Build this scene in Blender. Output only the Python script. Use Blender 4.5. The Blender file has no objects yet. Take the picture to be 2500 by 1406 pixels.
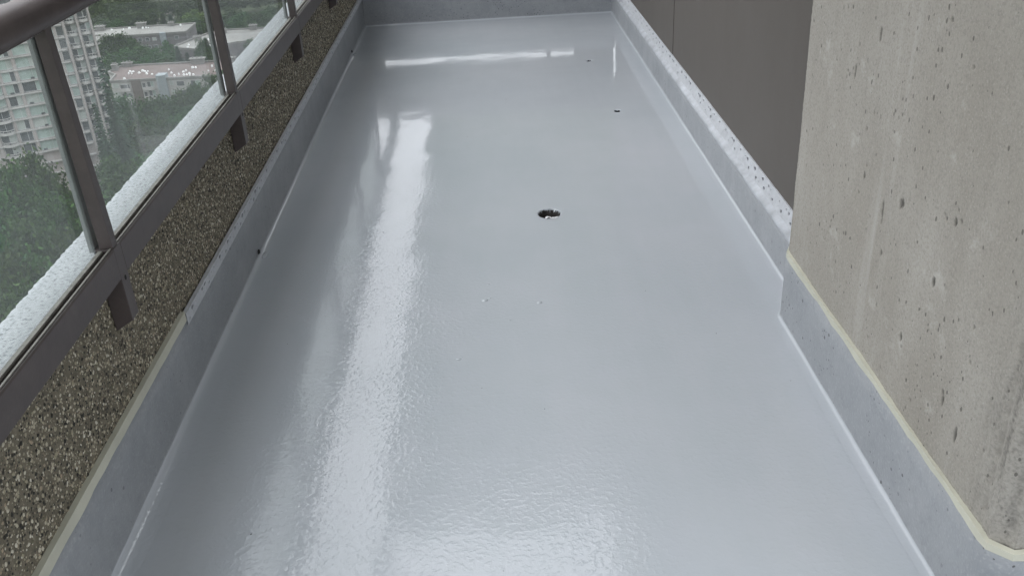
import bpy, math, random
import numpy as np
from mathutils import Vector, Matrix, noise
from mathutils.geometry import tessellate_polygon

random.seed(7); rng = np.random.default_rng(7)
scene = bpy.context.scene
C = scene.collection
R = math.radians

# ------------------------------------------------------------------ camera
CAM = Vector((0, 0, 1.6))
YAW, PITCH, ROLL = 0.0120772, 0.492307, -0.0562877
fw = Vector((math.sin(YAW)*math.cos(PITCH), math.cos(YAW)*math.cos(PITCH), -math.sin(PITCH)))
rt = Vector((math.cos(YAW), -math.sin(YAW), 0)); up = rt.cross(fw)
r2 = math.cos(ROLL)*rt + math.sin(ROLL)*up
u2 = -math.sin(ROLL)*rt + math.cos(ROLL)*up
cam = bpy.data.cameras.new('camera'); cam_o = bpy.data.objects.new('camera', cam); C.objects.link(cam_o)
cam.sensor_width = 36; cam.lens = 2248.4/2500*36; cam.clip_start = .02; cam.clip_end = 5000
M = Matrix(((r2.x, u2.x, -fw.x), (r2.y, u2.y, -fw.y), (r2.z, u2.z, -fw.z)))
cam_o.matrix_world = Matrix.Translation(CAM) @ M.to_4x4()
scene.camera = cam_o

# ------------------------------------------------------------------ sky (overcast) and sun
SUN_EL, SUN_AZ = R(52), R(-75)          # soft sun high on the open (left) side
w = bpy.data.worlds.new('World'); scene.world = w; w.use_nodes = True
nt = w.node_tree; nt.nodes.clear()
def N(t, k, **kw):
    n = t.nodes.new(k)
    for a, b in kw.items(): setattr(n, a, b)
    return n
out = N(nt, 'ShaderNodeOutputWorld'); bg = N(nt, 'ShaderNodeBackground')
sky = N(nt, 'ShaderNodeTexSky'); sky.sky_type = 'NISHITA'; sky.sun_disc = False
sky.sun_elevation = SUN_EL; sky.sun_rotation = SUN_AZ; sky.dust_density = 4; sky.air_density = 1.5
hs = N(nt, 'ShaderNodeHueSaturation'); hs.inputs['Saturation'].default_value = .25
tc = N(nt, 'ShaderNodeTexCoord'); sx = N(nt, 'ShaderNodeSeparateXYZ')
ma = N(nt, 'ShaderNodeMath', operation='MULTIPLY_ADD', use_clamp=False); ma.inputs[1].default_value = 2/3; ma.inputs[2].default_value = 1/3
mx0 = N(nt, 'ShaderNodeMath', operation='MAXIMUM'); mx0.inputs[1].default_value = 0
cl = N(nt, 'ShaderNodeTexNoise'); cl.inputs['Scale'].default_value = 2.2; cl.inputs['Detail'].default_value = 4
clr = N(nt, 'ShaderNodeMapRange'); clr.inputs['From Min'].default_value = .3; clr.inputs['From Max'].default_value = .7
clr.inputs['To Min'].default_value = .82; clr.inputs['To Max'].default_value = 1.15
mu = N(nt, 'ShaderNodeMath', operation='MULTIPLY')
vs = N(nt, 'ShaderNodeVectorMath', operation='SCALE'); vs.inputs[0].default_value = (21.2, 21.8, 22.8)
mix = N(nt, 'ShaderNodeMix', data_type='RGBA'); mix.inputs['Factor'].default_value = .86
L = nt.links.new
L(tc.outputs['Generated'], sx.inputs[0]); L(tc.outputs['Generated'], cl.inputs['Vector'])
L(sx.outputs['Z'], mx0.inputs[0]); L(mx0.outputs[0], ma.inputs[0])
L(cl.outputs['Fac'], clr.inputs['Value']); L(ma.outputs[0], mu.inputs[0]); L(clr.outputs[0], mu.inputs[1])
L(mu.outputs[0], vs.inputs['Scale']); L(sky.outputs[0], hs.inputs['Color'])
L(hs.outputs[0], mix.inputs['A']); L(vs.outputs[0], mix.inputs['B'])
L(mix.outputs['Result'], bg.inputs['Color']); bg.inputs['Strength'].default_value = .15
L(bg.outputs[0], out.inputs[0])
sun = bpy.data.lights.new('sun', 'SUN'); sun.energy = .6; sun.angle = R(40); sun.color = (1, .96, .9)
so = bpy.data.objects.new('sun', sun); C.objects.link(so)
sd = Vector((math.sin(SUN_AZ)*math.cos(SUN_EL), math.cos(SUN_AZ)*math.cos(SUN_EL), math.sin(SUN_EL)))
so.rotation_euler = (-sd).to_track_quat('-Z', 'Y').to_euler()
scene.view_settings.view_transform = 'Standard'; scene.view_settings.look = 'None'
scene.view_settings.exposure = 0.3; scene.view_settings.gamma = 1
scene.view_settings.use_curve_mapping = False
scene.cycles.max_bounces = 10; scene.cycles.diffuse_bounces = 5; scene.cycles.transparent_max_bounces = 16

# ------------------------------------------------------------------ materials
def newmat(name):
    m = bpy.data.materials.new(name); m.use_nodes = True
    t = m.node_tree; b = t.nodes['Principled BSDF']
    return m, t, b
def ramp(t, fac, stops, interp='LINEAR'):
    r = N(t, 'ShaderNodeValToRGB'); e = r.color_ramp; e.interpolation = interp
    while len(e.elements) < len(stops): e.elements.new(.5)
    for el, (p, c) in zip(e.elements, stops):
        el.position = p; el.color = (*c, 1) if len(c) == 3 else c
    t.links.new(fac, r.inputs[0]); return r.outputs[0]
def nz(t, vec, scale, detail=3, rough=.5, stretch=None):
    n = N(t, 'ShaderNodeTexNoise'); n.inputs['Scale'].default_value = scale
    n.inputs['Detail'].default_value = detail; n.inputs['Roughness'].default_value = rough
    if stretch:
        mp = N(t, 'ShaderNodeMapping'); mp.inputs['Scale'].default_value = stretch
        t.links.new(vec, mp.inputs[0]); vec = mp.outputs[0]
    t.links.new(vec, n.inputs['Vector']); return n.outputs['Fac']
def mixc(t, fac, a, b, mode='MIX'):
    m = N(t, 'ShaderNodeMix', data_type='RGBA', blend_type=mode)
    for sock, v in ((m.inputs['Factor'], fac), (m.inputs['A'], a), (m.inputs['B'], b)):
        if hasattr(v, 'links') or hasattr(v, 'is_linked'): t.links.new(v, sock)
        else: sock.default_value = v if isinstance(v, (int, float)) else ((*v, 1) if len(v) == 3 else v)
    return m.outputs['Result']
def maprange(t, v, a, b, c=0, d=1):
    m = N(t, 'ShaderNodeMapRange'); t.links.new(v, m.inputs['Value'])
    for k, x in zip(('From Min', 'From Max', 'To Min', 'To Max'), (a, b, c, d)): m.inputs[k].default_value = x
    return m.outputs[0]
def mth(t, op, a, b=0.0):
    m = N(t, 'ShaderNodeMath', operation=op)
    for s, v in ((m.inputs[0], a), (m.inputs[1], b)):
        if isinstance(v, (int, float)): s.default_value = v
        else: t.links.new(v, s)
    return m.outputs[0]
def bump(t, b, h, dist, strength=1, normal=None):
    n = N(t, 'ShaderNodeBump'); n.inputs['Distance'].default_value = dist; n.inputs['Strength'].default_value = strength
    t.links.new(h, n.inputs['Height'])
    if normal is not None: t.links.new(normal, n.inputs['Normal'])
    if b is not None: t.links.new(n.outputs[0], b.inputs['Normal'])
    return n.outputs[0]
def pos(t):
    g = N(t, 'ShaderNodeNewGeometry'); return g.outputs['Position']
def obj_co(t):
    g = N(t, 'ShaderNodeTexCoord'); return g.outputs['Object']
def specks(t, vec, scale, keep, size):
    """sparse small dots: 1 inside a dot"""
    v = N(t, 'ShaderNodeTexVoronoi'); v.inputs['Scale'].default_value = scale; t.links.new(vec, v.inputs['Vector'])
    s = N(t, 'ShaderNodeSeparateColor'); t.links.new(v.outputs['Color'], s.inputs[0])
    k = mth(t, 'GREATER_THAN', s.outputs[0], 1-keep)
    rad = mth(t, 'MULTIPLY', s.outputs[1], size)
    d = mth(t, 'LESS_THAN', v.outputs['Distance'], rad)
    return mth(t, 'MULTIPLY', k, d)
def simple(name, col, rough=.6, var=.15, scale=8, metallic=0, bmp=0, bscale=60, spec=.5, stretch=None):
    m, t, b = newmat(name); v = pos(t)
    f = nz(t, v, scale, 4, .6, stretch)
    lo = tuple(c*(1-var) for c in col); hi = tuple(min(1, c*(1+var)) for c in col)
    t.links.new(ramp(t, f, [(.3, lo), (.7, hi)]), b.inputs['Base Color'])
    b.inputs['Roughness'].default_value = rough; b.inputs['Metallic'].default_value = metallic
    b.inputs['Specular IOR Level'].default_value = spec
    if bmp: bump(t, b, nz(t, v, bscale, 3), bmp)
    return m

# glossy freshly rolled floor coating
def m_floor():
    m, t, b = newmat('grey_floor_coating'); v = pos(t)
    big = nz(t, v, 1.3, 3); mid = nz(t, v, 9, 3)
    c = ramp(t, big, [(.3, (.430, .462, .500)), (.7, (.474, .497, .537))])
    c = mixc(t, maprange(t, mid, .35, .75, 0, .22), c, (.415, .456, .474))
    rol = nz(t, v, 3.2, 4, .6, (2.6, .35, 1))                    # faint roller passes along the balcony
    c = mixc(t, maprange(t, rol, .42, .68, 0, .18), c, (.52, .53, .575))
    dots = specks(t, v, 13, .015, .05)
    c = mixc(t, mth(t, 'MULTIPLY', dots, .75), c, (.09, .09, .085))
    t.links.new(c, b.inputs['Base Color'])
    t.links.new(maprange(t, nz(t, v, 4, 4, .6), .35, .7, .02, .06), b.inputs['Roughness'])
    b.inputs['IOR'].default_value = 1.5
    amp = maprange(t, nz(t, v, 1.7, 3), .35, .65, .45, 1.2)      # orange-peel strength varies from patch to patch
    sp = N(t, 'ShaderNodeSeparateXYZ'); t.links.new(v, sp.inputs[0])
    amp = mth(t, 'MULTIPLY', amp, maprange(t, sp.outputs['Y'], 2.4, 5.0, 1, .26))   # the far stretch levelled out smoother
    n1 = bump(t, None, nz(t, v, 2.3, 2), .0036)
    n2 = bump(t, None, mth(t, 'MULTIPLY', maprange(t, nz(t, v, 66, 2, .5), .47, .75, 0, 1), amp), .00042, normal=n1)
    bump(t, b, mth(t, 'MULTIPLY', nz(t, v, 170, 1, .4), amp), .00008, normal=n2)
    return m
def m_upstand():
    m, t, b = newmat('matte_grey_membrane'); v = pos(t)
    c = ramp(t, nz(t, v, 5, 5, .65), [(.3, (.262, .278, .298)), (.7, (.330, .344, .364))])
    c = mixc(t, maprange(t, nz(t, v, 28, 4, .7), .5, .72, 0, .45), c, (.21, .225, .245))
    c = mixc(t, maprange(t, nz(t, v, 110, 3), .54, .75, 0, .45), c, (.42, .435, .455))
    cm = maprange(t, nz(t, v, 6, 3), .45, .6, .1, 1)
    d = mth(t, 'MULTIPLY', mth(t, 'MAXIMUM', specks(t, v, 34, .75, .19), specks(t, v, 70, .45, .26)), cm)
    c = mixc(t, mth(t, 'MULTIPLY', d, .8), c, (.05, .05, .055))
    t.links.new(c, b.inputs['Base Color']); b.inputs['Roughness'].default_value = .42
    n1 = bump(t, None, nz(t, v, 6, 2), .008)
    n2 = bump(t, None, nz(t, v, 130, 3), .0012, normal=n1)
    bump(t, b, mth(t, 'SUBTRACT', 1, d), .002, normal=n2)
    return m
def m_concrete():
    m, t, b = newmat('board_marked_concrete'); v = pos(t)
    st = nz(t, v, 4, 5, .6, (1, 1.3, .5))
    c = ramp(t, st, [(.3, (.300, .282, .248)), (.7, (.395, .378, .343))])
    c = mixc(t, maprange(t, nz(t, v, 1.7, 5, .6), .38, .72, 0, .5), c, (.275, .25, .212))
    c = mixc(t, maprange(t, nz(t, v, 150, 3, .65), .47, .66, 0, .55), c, (.215, .202, .18))
    c = mixc(t, maprange(t, nz(t, v, 190, 2), .56, .74, 0, .35), c, (.50, .48, .445))
    c = mixc(t, maprange(t, nz(t, v, 9, 5, .7), .60, .76, 0, .6), c, (.50, .485, .455))
    c = mixc(t, maprange(t, nz(t, v, 2.4, 4, .6, (1, 3.0, .22)), .60, .72, 0, .4), c, (.48, .465, .44))
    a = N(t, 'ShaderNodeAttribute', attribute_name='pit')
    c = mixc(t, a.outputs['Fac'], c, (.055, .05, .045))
    mp = N(t, 'ShaderNodeMapping'); mp.inputs['Scale'].default_value = (1, 1, .62); t.links.new(v, mp.inputs[0]); mv = mp.outputs[0]
    dots = mth(t, 'MAXIMUM', specks(t, mv, 62, .20, .26), specks(t, mv, 120, .22, .33))
    c = mixc(t, mth(t, 'MULTIPLY', dots, .75), c, (.085, .078, .07))
    t.links.new(c, b.inputs['Base Color']); b.inputs['Roughness'].default_value = .85
    n1 = bump(t, None, nz(t, v, 200, 4, .65), .0018)
    bump(t, b, mth(t, 'SUBTRACT', 1, dots), .003, normal=n1)
    return m
def m_parapet_top():
    m, t, b = newmat('weathered_pale_concrete'); v = pos(t)
    c = ramp(t, nz(t, v, 95, 4, .7), [(.38, (.15, .16, .175)), (.45, (.37, .385, .405)), (.68, (.51, .525, .545))])
    c = mixc(t, maprange(t, nz(t, v, 6, 3), .4, .7, 0, .35), c, (.36, .375, .39))
    t.links.new(c, b.inputs['Base Color']); b.inputs['Roughness'].default_value = .9
    bump(t, b, nz(t, v, 150, 3, .6), .0012)
    return m
def m_pebble():
    m, t, b = newmat('exposed_aggregate'); g = N(t, 'ShaderNodeNewGeometry')
    c = ramp(t, g.outputs['Random Per Island'],
             [(0, (.013, .012, .009)), (.33, (.13, .118, .078)), (.42, (.33, .297, .21)), (.60, (.44, .40, .30)),
              (.72, (.25, .225, .165)), (.80, (.54, .50, .40)), (.90, (.33, .265, .185)), (.96, (.58, .55, .46))], 'CONSTANT')
    c = mixc(t, maprange(t, nz(t, g.outputs['Position'], 4, 3), .35, .7, 0, .2), c, (.16, .14, .10))
    t.links.new(c, b.inputs['Base Color']); b.inputs['Roughness'].default_value = .6
    return m
def m_panel():
    m, t, b = newmat('brown_painted_panel'); v = pos(t)
    c = ramp(t, nz(t, v, 3, 4, .6, (1, 1.2, .3)), [(.25, (.087, .076, .066)), (.75, (.097, .086, .076))])
    c = mixc(t, maprange(t, nz(t, v, 60, 3, .7), .5, .8, 0, .25), c, (.12, .11, .1))
    st = specks(t, v, 5, .3, .05)
    c = mixc(t, mth(t, 'MULTIPLY', st, .5), c, (.05, .045, .04))
    t.links.new(c, b.inputs['Base Color']); b.inputs['Roughness'].default_value = .55
    bump(t, b, nz(t, v, 3, 2), .004)
    return m
def m_bronze():
    m, t, b = newmat('dark_bronze_paint'); v = pos(t)
    c = ramp(t, nz(t, v, 14, 5, .7), [(.3, (.062, .050, .050)), (.7, (.088, .071, .068))])
    c = mixc(t, maprange(t, nz(t, v, 45, 4, .7), .6, .85, 0, .4), c, (.14, .12, .10))
    t.links.new(c, b.inputs['Base Color']); b.inputs['Roughness'].default_value = .42
    bump(t, b, nz(t, v, 180, 2), .0003)
    return m
def m_glass():
    m = bpy.data.materials.new('dusty_hazy_glass'); m.use_nodes = True; t = m.node_tree; t.nodes.clear()
    o = N(t, 'ShaderNodeOutputMaterial'); tr = N(t, 'ShaderNodeBsdfTransparent'); tr.inputs[0].default_value = (.915, .94, .93, 1)
    gl = N(t, 'ShaderNodeBsdfGlossy'); gl.inputs['Roughness'].default_value = .01
    lw = N(t, 'ShaderNodeLayerWeight'); lw.inputs[0].default_value = .5
    fres = mth(t, 'MULTIPLY_ADD', mth(t, 'POWER', lw.outputs['Facing'], 5.0), .70); fres.node.inputs[2].default_value = .04
    du = N(t, 'ShaderNodeBsdfDiffuse'); du.inputs[0].default_value = (.37, .395, .405, 1)  # bluish veil colour: dust on the pane plus painted distance haze
    tl = N(t, 'ShaderNodeBsdfTranslucent'); tl.inputs[0].default_value = (.37, .395, .405, 1)
    ad = N(t, 'ShaderNodeMixShader'); ad.inputs[0].default_value = .5
    t.links.new(du.outputs[0], ad.inputs[1]); t.links.new(tl.outputs[0], ad.inputs[2])
    m1 = N(t, 'ShaderNodeMixShader'); m2 = N(t, 'ShaderNodeMixShader')
    t.links.new(fres, m1.inputs[0]); t.links.new(tr.outputs[0], m1.inputs[1]); t.links.new(gl.outputs[0], m1.inputs[2])
    v = pos(t); s = N(t, 'ShaderNodeSeparateXYZ'); t.links.new(v, s.inputs[0])
    low = maprange(t, s.outputs['Z'], .672, .705, .22, 0)            # dirt line along the bottom gasket
    d = mth(t, 'ADD', maprange(t, nz(t, v, 5, 5, .65), .3, .75, .055, .115), low)  # dust amount, raised to paint in the haze of the view too
    t.links.new(d, m2.inputs[0]); t.links.new(m1.outputs[0], m2.inputs[1]); t.links.new(ad.outputs[0], m2.inputs[2])
    t.links.new(m2.outputs[0], o.inputs[0]); return m
def m_leaf(name, lo, hi):
    m, t, b = newmat(name); g = N(t, 'ShaderNodeNewGeometry'); oi = N(t, 'ShaderNodeObjectInfo')
    c = ramp(t, g.outputs['Random Per Island'], [(0, lo), (1, hi)])
    h = N(t, 'ShaderNodeHueSaturation'); t.links.new(c, h.inputs['Color'])
    t.links.new(maprange(t, oi.outputs['Random'], 0, 1, .47, .53), h.inputs['Hue'])
    t.links.new(maprange(t, oi.outputs['Random'], 0, 1, .7, 1.3), h.inputs['Value'])
    t.links.new(h.outputs[0], b.inputs['Base Color']); b.inputs['Roughness'].default_value = .7
    b.inputs['Specular IOR Level'].default_value = .2
    return m

FLOOR, UPST, CONC, PTOP = m_floor(), m_upstand(), m_concrete(), m_parapet_top()
PEB, PANEL, BRONZE, GLASS = m_pebble(), m_panel(), m_bronze(), m_glass()
CREAM = simple('cream_primer', (.52, .515, .43), .5, .08, 9, bmp=.0006, bscale=120)
TRIM = simple('painted_perforated_strip', (.50, .515, .545), .5, .1, 30, bmp=.0006, bscale=90)
SMEAR = simple('smeared_sealant', (.43, .45, .485), .45, .22, 14, bmp=.0006, bscale=90)
MATRIX = simple('aggregate_cement', (.155, .136, .10), .9, .35, 40, bmp=.004, bscale=150)
BEAD = simple('pale_glazing_gasket', (.23, .22, .2), .6, .3, 60)
EDGE = simple('post_reflection_grey', (.21, .22, .215), .75, .1, 20)  # painted tone of the post mirrored in the glass
DARK = simple('dark_void', (.02, .02, .02), .9, .3, 30)
PIPE = simple('drain_pipe_iron', (.07, .062, .058), .7, .3, 60)
RAG = simple('white_scrap', (.72, .72, .74), .7, .1, 80)
SOFFIT = simple('soffit_concrete', (.45, .45, .45), .8, .1, 3, bmp=.002)
TRUNK = simple('bark', (.07, .055, .04), .9, .3, 2)

# ------------------------------------------------------------------ helpers
class MB:
    def __init__(s): s.v = []; s.f = []; s.mi = []
    def add(s, vs, fs, mi=0):
        o = len(s.v); s.v += [tuple(x) for x in vs]; s.f += [tuple(i+o for i in f) for f in fs]; s.mi += [mi]*len(fs); return s
    def box(s, x0, x1, y0, y1, z0, z1, mi=0):
        v = [(x, y, z) for z in (z0, z1) for y in (y0, y1) for x in (x0, x1)]
        return s.add(v, [(0, 2, 3, 1), (4, 5, 7, 6), (0, 1, 5, 4), (1, 3, 7, 5), (3, 2, 6, 7), (2, 0, 4, 6)], mi)
    def prism(s, prof, y0, y1, mi=0):
        """closed (x,z) profile extruded along y"""
        n = len(prof)
        v = [(x, y0, z) for x, z in prof] + [(x, y1, z) for x, z in prof]
        return s.add(v, [(i, (i+1) % n, n+(i+1) % n, n+i) for i in range(n)] + [tuple(range(n))[::-1], tuple(range(n, 2*n))], mi)
    def zprism(s, poly, z0, z1, mi=0):
        n = len(poly)
        v = [(x, y, z0) for x, y in poly] + [(x, y, z1) for x, y in poly]
        return s.add(v, [(i, (i+1) % n, n+(i+1) % n, n+i) for i in range(n)] + [tuple(range(n))[::-1], tuple(range(n, 2*n))], mi)
    def build(s, name, mats, parent=None, smooth=False, bevel=0, seg=2):
        me = bpy.data.meshes.new(name); me.from_pydata(s.v, [], s.f); me.update()
        for m in (mats if isinstance(mats, (list, tuple)) else [mats]): me.materials.append(m)
        if any(s.mi): me.polygons.foreach_set('material_index', s.mi)
        if smooth: me.polygons.foreach_set('use_smooth', [True]*len(me.polygons))
        o = bpy.data.objects.new(name, me); C.objects.link(o)
        if parent: o.parent = parent
        if bevel:
            b = o.modifiers.new('bevel', 'BEVEL'); b.width = bevel; b.segments = seg; b.limit_method = 'ANGLE'
        return o
def fast(name, V, F, mats, parent=None, smooth=False):
    """V (n,3) and F (m,k) numpy arrays"""
    me = bpy.data.meshes.new(name); k = F.shape[1]
    me.vertices.add(len(V)); me.vertices.foreach_set('co', np.ascontiguousarray(V, np.float32).ravel())
    me.loops.add(F.size); me.loops.foreach_set('vertex_index', np.ascontiguousarray(F, np.int32).ravel())
    me.polygons.add(len(F)); me.polygons.foreach_set('loop_start', np.arange(0, F.size, k, dtype=np.int32))
    me.polygons.foreach_set('use_smooth', [smooth]*len(F))
    me.update(calc_edges=True); me.validate()
    for m in (mats if isinstance(mats, (list, tuple)) else [mats]): me.materials.append(m)
    o = bpy.data.objects.new(name, me); C.objects.link(o)
    if parent: o.parent = parent
    return o
def empty(name, loc=(0, 0, 0), rz=0):
    o = bpy.data.objects.new(name, None); C.objects.link(o); o.location = loc; o.rotation_euler = (0, 0, rz)
    o.empty_display_size = .1; return o
def tag(o, label=None, cat=None, group=None, kind=None):
    for k, v in (('label', label), ('category', cat), ('group', group), ('kind', kind)):
        if v: o[k] = v
    return o
def grid(nu, nv):
    i = np.arange(nu-1)[:, None]; j = np.arange(nv-1)[None, :]
    a = (i*nv+j).ravel(); return np.stack([a, a+nv, a+nv+1, a+1], 1)
def inst(src, name, parent=None, loc=None, rot=None, scale=None):
    o = bpy.data.objects.new(name, src.data); C.objects.link(o)
    if parent: o.parent = parent
    if loc: o.location = loc
    if rot: o.rotation_euler = rot
    if scale: o.scale = scale
    return o

# ------------------------------------------------------------------ balcony floor with drain holes
XL, XR, XP, YF = -.97, 1.02, .93, 7.57
def ring(cx, cy, rx, ry, n, jit):
    return [(cx+rx*(1+jit*random.uniform(-1, 1))*math.cos(2*math.pi*i/n), cy+ry*(1+jit*random.uniform(-1, 1))*math.sin(2*math.pi*i/n)) for i in range(n)]
HOLES = [ring(.222, 3.636, .051, .054, 40, .05), ring(.708, 5.0, .021, .021, 24, .02), ring(.673, 6.117, .021, .021, 24, .02)]
outer = [(XL, -1.5), (2.0, -1.5), (2.0, 1.30), (.965, 1.30), (XP, 1.335), (XP, 2.66), (XR, 2.86), (XR, YF), (XL, YF)]
polys = [[Vector((x, y, 0)) for x, y in outer]] + [[Vector((x, y, 0)) for x, y in h[::-1]] for h in HOLES]
flat = [p for q in polys for p in q]
mb = MB(); mb.add([tuple(p) for p in flat], [])
for tri in tessellate_polygon(polys):
    a, b, c = tri
    if (flat[b]-flat[a]).cross(flat[c]-flat[a]).z < 0: tri = (a, c, b)
    mb.f.append(tuple(tri)); mb.mi.append(0)
k = len(polys[0])
for hi, h in enumerate(HOLES):                    # coating turned down into the holes
    n = len(h); o = len(mb.v)
    mb.v += [(x, y, -.0) for x, y in h] + [(x, y, -.006 if hi == 0 else -.002) for x, y in h]
    for i in range(n): mb.f.append((o+i, o+n+i, o+n+(i+1) % n, o+(i+1) % n)); mb.mi.append(0)
floor = mb.build('floor', FLOOR)
tag(floor, kind='structure')

# membrane upstands: cove + vertical face + cap, swept along a path (floor lies on the left of the direction)
def sweep(name, path, h, rad, thick, mat, jit=.0015, hj=.0, step=.05, top=None):
    pts = []
    for (x0, y0), (x1, y1) in zip(path[:-1], path[1:]):
        L_ = math.hypot(x1-x0, y1-y0); n = max(1, int(L_/step))
        for i in range(n): pts.append((x0+(x1-x0)*i/n, y0+(y1-y0)*i/n))
    pts.append(path[-1]); n = len(pts)
    nrm = []
    for i in range(n):
        def sn(a, b):
            dx, dy = b[0]-a[0], b[1]-a[1]; l = math.hypot(dx, dy); return Vector((-dy/l, dx/l))
        n1 = sn(pts[i-1], pts[i]) if i else None; n2 = sn(pts[i], pts[i+1]) if i < n-1 else None
        if n1 is None: m = n2
        elif n2 is None: m = n1
        else: m = (n1+n2)/(1+n1.dot(n2))
        nrm.append(m)
    K = 7; V = []; mi = []
    for i, ((x, y), m) in enumerate(zip(pts, nrm)):
        r_ = rad*(1+.35*(noise.noise((x*3, y*3, 1.7)))); j = jit*noise.noise((x*9, y*9, 4.1))
        hh = h+hj*noise.noise((x*4, y*4, 9.1))
        prof = [(r_*2.2, .0012), (r_*1.35, .0020)]+[(r_-r_*math.sin(a), r_-r_*math.cos(a)+.002) for a in [math.pi/2*q/K for q in range(1, K+1)]]
        prof += [(0, .09), (0, hh*.75), (0, hh), (-thick, hh+.001)]
        for q, (d, z) in enumerate(prof): V.append((x+m.x*(d+j), y+m.y*(d+j), z))
    kk = len(V)//n; V = np.array(V); F = grid(n, kk)
    o = fast(name, V, F[:, ::-1], mat, floor, True)
    idx = np.tile(np.arange(kk-1), n-1); ids = (idx >= 6).astype(np.int32)
    o.data.materials.clear(); o.data.materials.append(FLOOR); o.data.materials.append(mat)
    o.data.polygons.foreach_set('material_index', ids)
    ns = (idx < kk-2); o.data.polygons.foreach_set('use_smooth', ns)
    return o
sweep('membrane_upstand', [(XL, YF), (XL, -1.5)], .240, .026, .02, UPST)
sweep('membrane_upstand', [(2.0, 1.30), (.965, 1.30), (XP, 1.335), (XP, 2.66), (.955, 2.705)], .236, .015, .03, UPST)
sweep('membrane_upstand', [(XP+.004, 2.66), (XR, 2.86), (XR, YF)], .165, .013, .04, UPST, hj=.004)
sweep('membrane_upstand', [(XR, YF), (XL, YF)], .287, .015, .02, UPST)

# thin bands: cream primer strips along the top of the upstands, wavy hand-rolled lower edge
def band(name, path, z0, z1, off, mat, wav, parent, step=.03, seed=0):
    pts = []
    for (x0, y0), (x1, y1) in zip(path[:-1], path[1:]):
        n = max(1, int(math.hypot(x1-x0, y1-y0)/step))
        for i in range(n): pts.append((x0+(x1-x0)*i/n, y0+(y1-y0)*i/n))
    pts.append(path[-1]); V = []
    for i, (x, y) in enumerate(pts):
        a = pts[max(0, i-1)]; b = pts[min(len(pts)-1, i+1)]
        d = Vector((b[0]-a[0], b[1]-a[1])).normalized(); m = Vector((-d.y, d.x))
        q = wav*noise.noise((x*11+seed, y*11, 0))+wav*.6*(1 if noise.noise((x*3, y*3+seed, 5)) > .1 else 0)
        e = off+.0015
        for dd, zz in ((off-.002, z0+q), (e, z0+q), (e, z1-.0015), (off-.012, z1)): V.append((x+m.x*dd, y+m.y*dd, zz))
    F = grid(len(pts), 4)[:, ::-1]
    return fast(name, np.array(V), F, mat, parent)
band('primer_band', [(XL, 2.47), (XL, -1.5)], .232, .264, .001, CREAM, .004, floor)
band('primer_band', [(1.9, 1.302), (.966, 1.302), (XP+.002, 1.337), (XP+.002, 2.655), (.955, 2.70)], .225, .247, .002, CREAM, .007, floor, seed=3)

# perforated strips
def cell(mb, P, u0, u1, v0, v1, hole, depth):
    """rect cell with one elliptical hole; P(u,v,d) -> point"""
    n = 16; cu, cv, ru, rv = hole
    inner = [(cu+ru*math.cos(2*math.pi*i/n), cv+rv*math.sin(2*math.pi*i/n)) for i in range(n)]
    outr = []
    for i in range(n):
        c_, s_ = math.cos(2*math.pi*i/n), math.sin(2*math.pi*i/n); m = max(abs(c_), abs(s_))
        c_, s_ = c_/m, s_/m
        outr.append((u0+(u1-u0)*(c_+1)/2, v0+(v1-v0)*(s_+1)/2))
    V = [P(*q, 0) for q in outr]+[P(*q, 0) for q in inner]+[P(*q, depth) for q in inner]
    F = [(i, (i+1) % n, n+(i+1) % n, n+i) for i in range(n)]+[(n+i, n+(i+1) % n, 2*n+(i+1) % n, 2*n+i) for i in range(n)]
    mb.add(V, F)
def perforated(name, P, U0, U1, v0, v1, per, label, cat, depth=.004, cap=.011):
    root = empty(name, P(U0, v0, 0)); mb = MB()
    h = v1-v0; u = U0; root_l = Vector(P(U0, v0, 0))
    Q = lambda a, b, d: tuple(Vector(P(a, b, d))-root_l)
    while u < U1:
        sz = [random.choice([.35, .7, .9, 1, 1.1]) for _ in range(6)]; e = min(u+per, U1); m1 = u+(e-u)*.42; m2 = u+(e-u)*.72
        cell(mb, Q, u, m1, v0, v0+h*.52, (u+(m1-u)*.5, v0+h*.27, .0105*sz[0], .0060*sz[0]), depth)
        cell(mb, Q, m1, m2, v0, v0+h*.52, ((m1+m2)/2, v0+h*.33, .004*sz[1], .0022*sz[1]), depth)
        cell(mb, Q, m2, e, v0, v0+h*.52, ((e+m2)/2, v0+h*.25, .0035*sz[2], .002*sz[2]), depth)
        cell(mb, Q, u, m1, v0+h*.52, v1, (u+(m1-u)*.55, v0+h*.90, .0035*sz[3], .0022*sz[3]), depth)
        cell(mb, Q, m1, m2, v0+h*.52, v1, ((m1+m2)/2, v0+h*.68, .0145*sz[4], .0068*sz[4]), depth)
        cell(mb, Q, m2, e, v0+h*.52, v1, ((e+m2)/2, v0+h*.70, .010*sz[5], .0045*sz[5]), depth)
        u = e
    mb.build('perforated_flange', TRIM, root)
    bk = MB(); bk.add([Q(U0, v0, depth+.0006), Q(U1, v0, depth+.0006), Q(U1, v1, depth+.0006), Q(U0, v1, depth+.0006)], [(0, 1, 2, 3)])
    bk.add([Q(U0, v1, 0), Q(U1, v1, 0), Q(U1, v1, depth), Q(U0, v1, depth)], [(0, 1, 2, 3)])
    cp = MB(); cp.add([Q(U0, v1+.0006, 0), Q(U1, v1+.0006, 0), Q(U1, v1+.002, cap), Q(U0, v1+.002, cap)], [(0, 1, 2, 3)]); cp.build('top_lip', TRIM, root)
    bk.build('backing', simple('shaded_hole_backing', (.07, .075, .085), .8, .4, 70), root)  # near-black colour paints the shade inside the strip's holes
    return tag(root, label, cat)
tl = perforated('edge_trim', lambda u, v, d: (XL+.0045-d, u, v), 2.47, YF-.03, .216, .256, .118,
                'grey perforated metal strip above the left membrane upstand below pebbled wall', 'trim')
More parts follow.
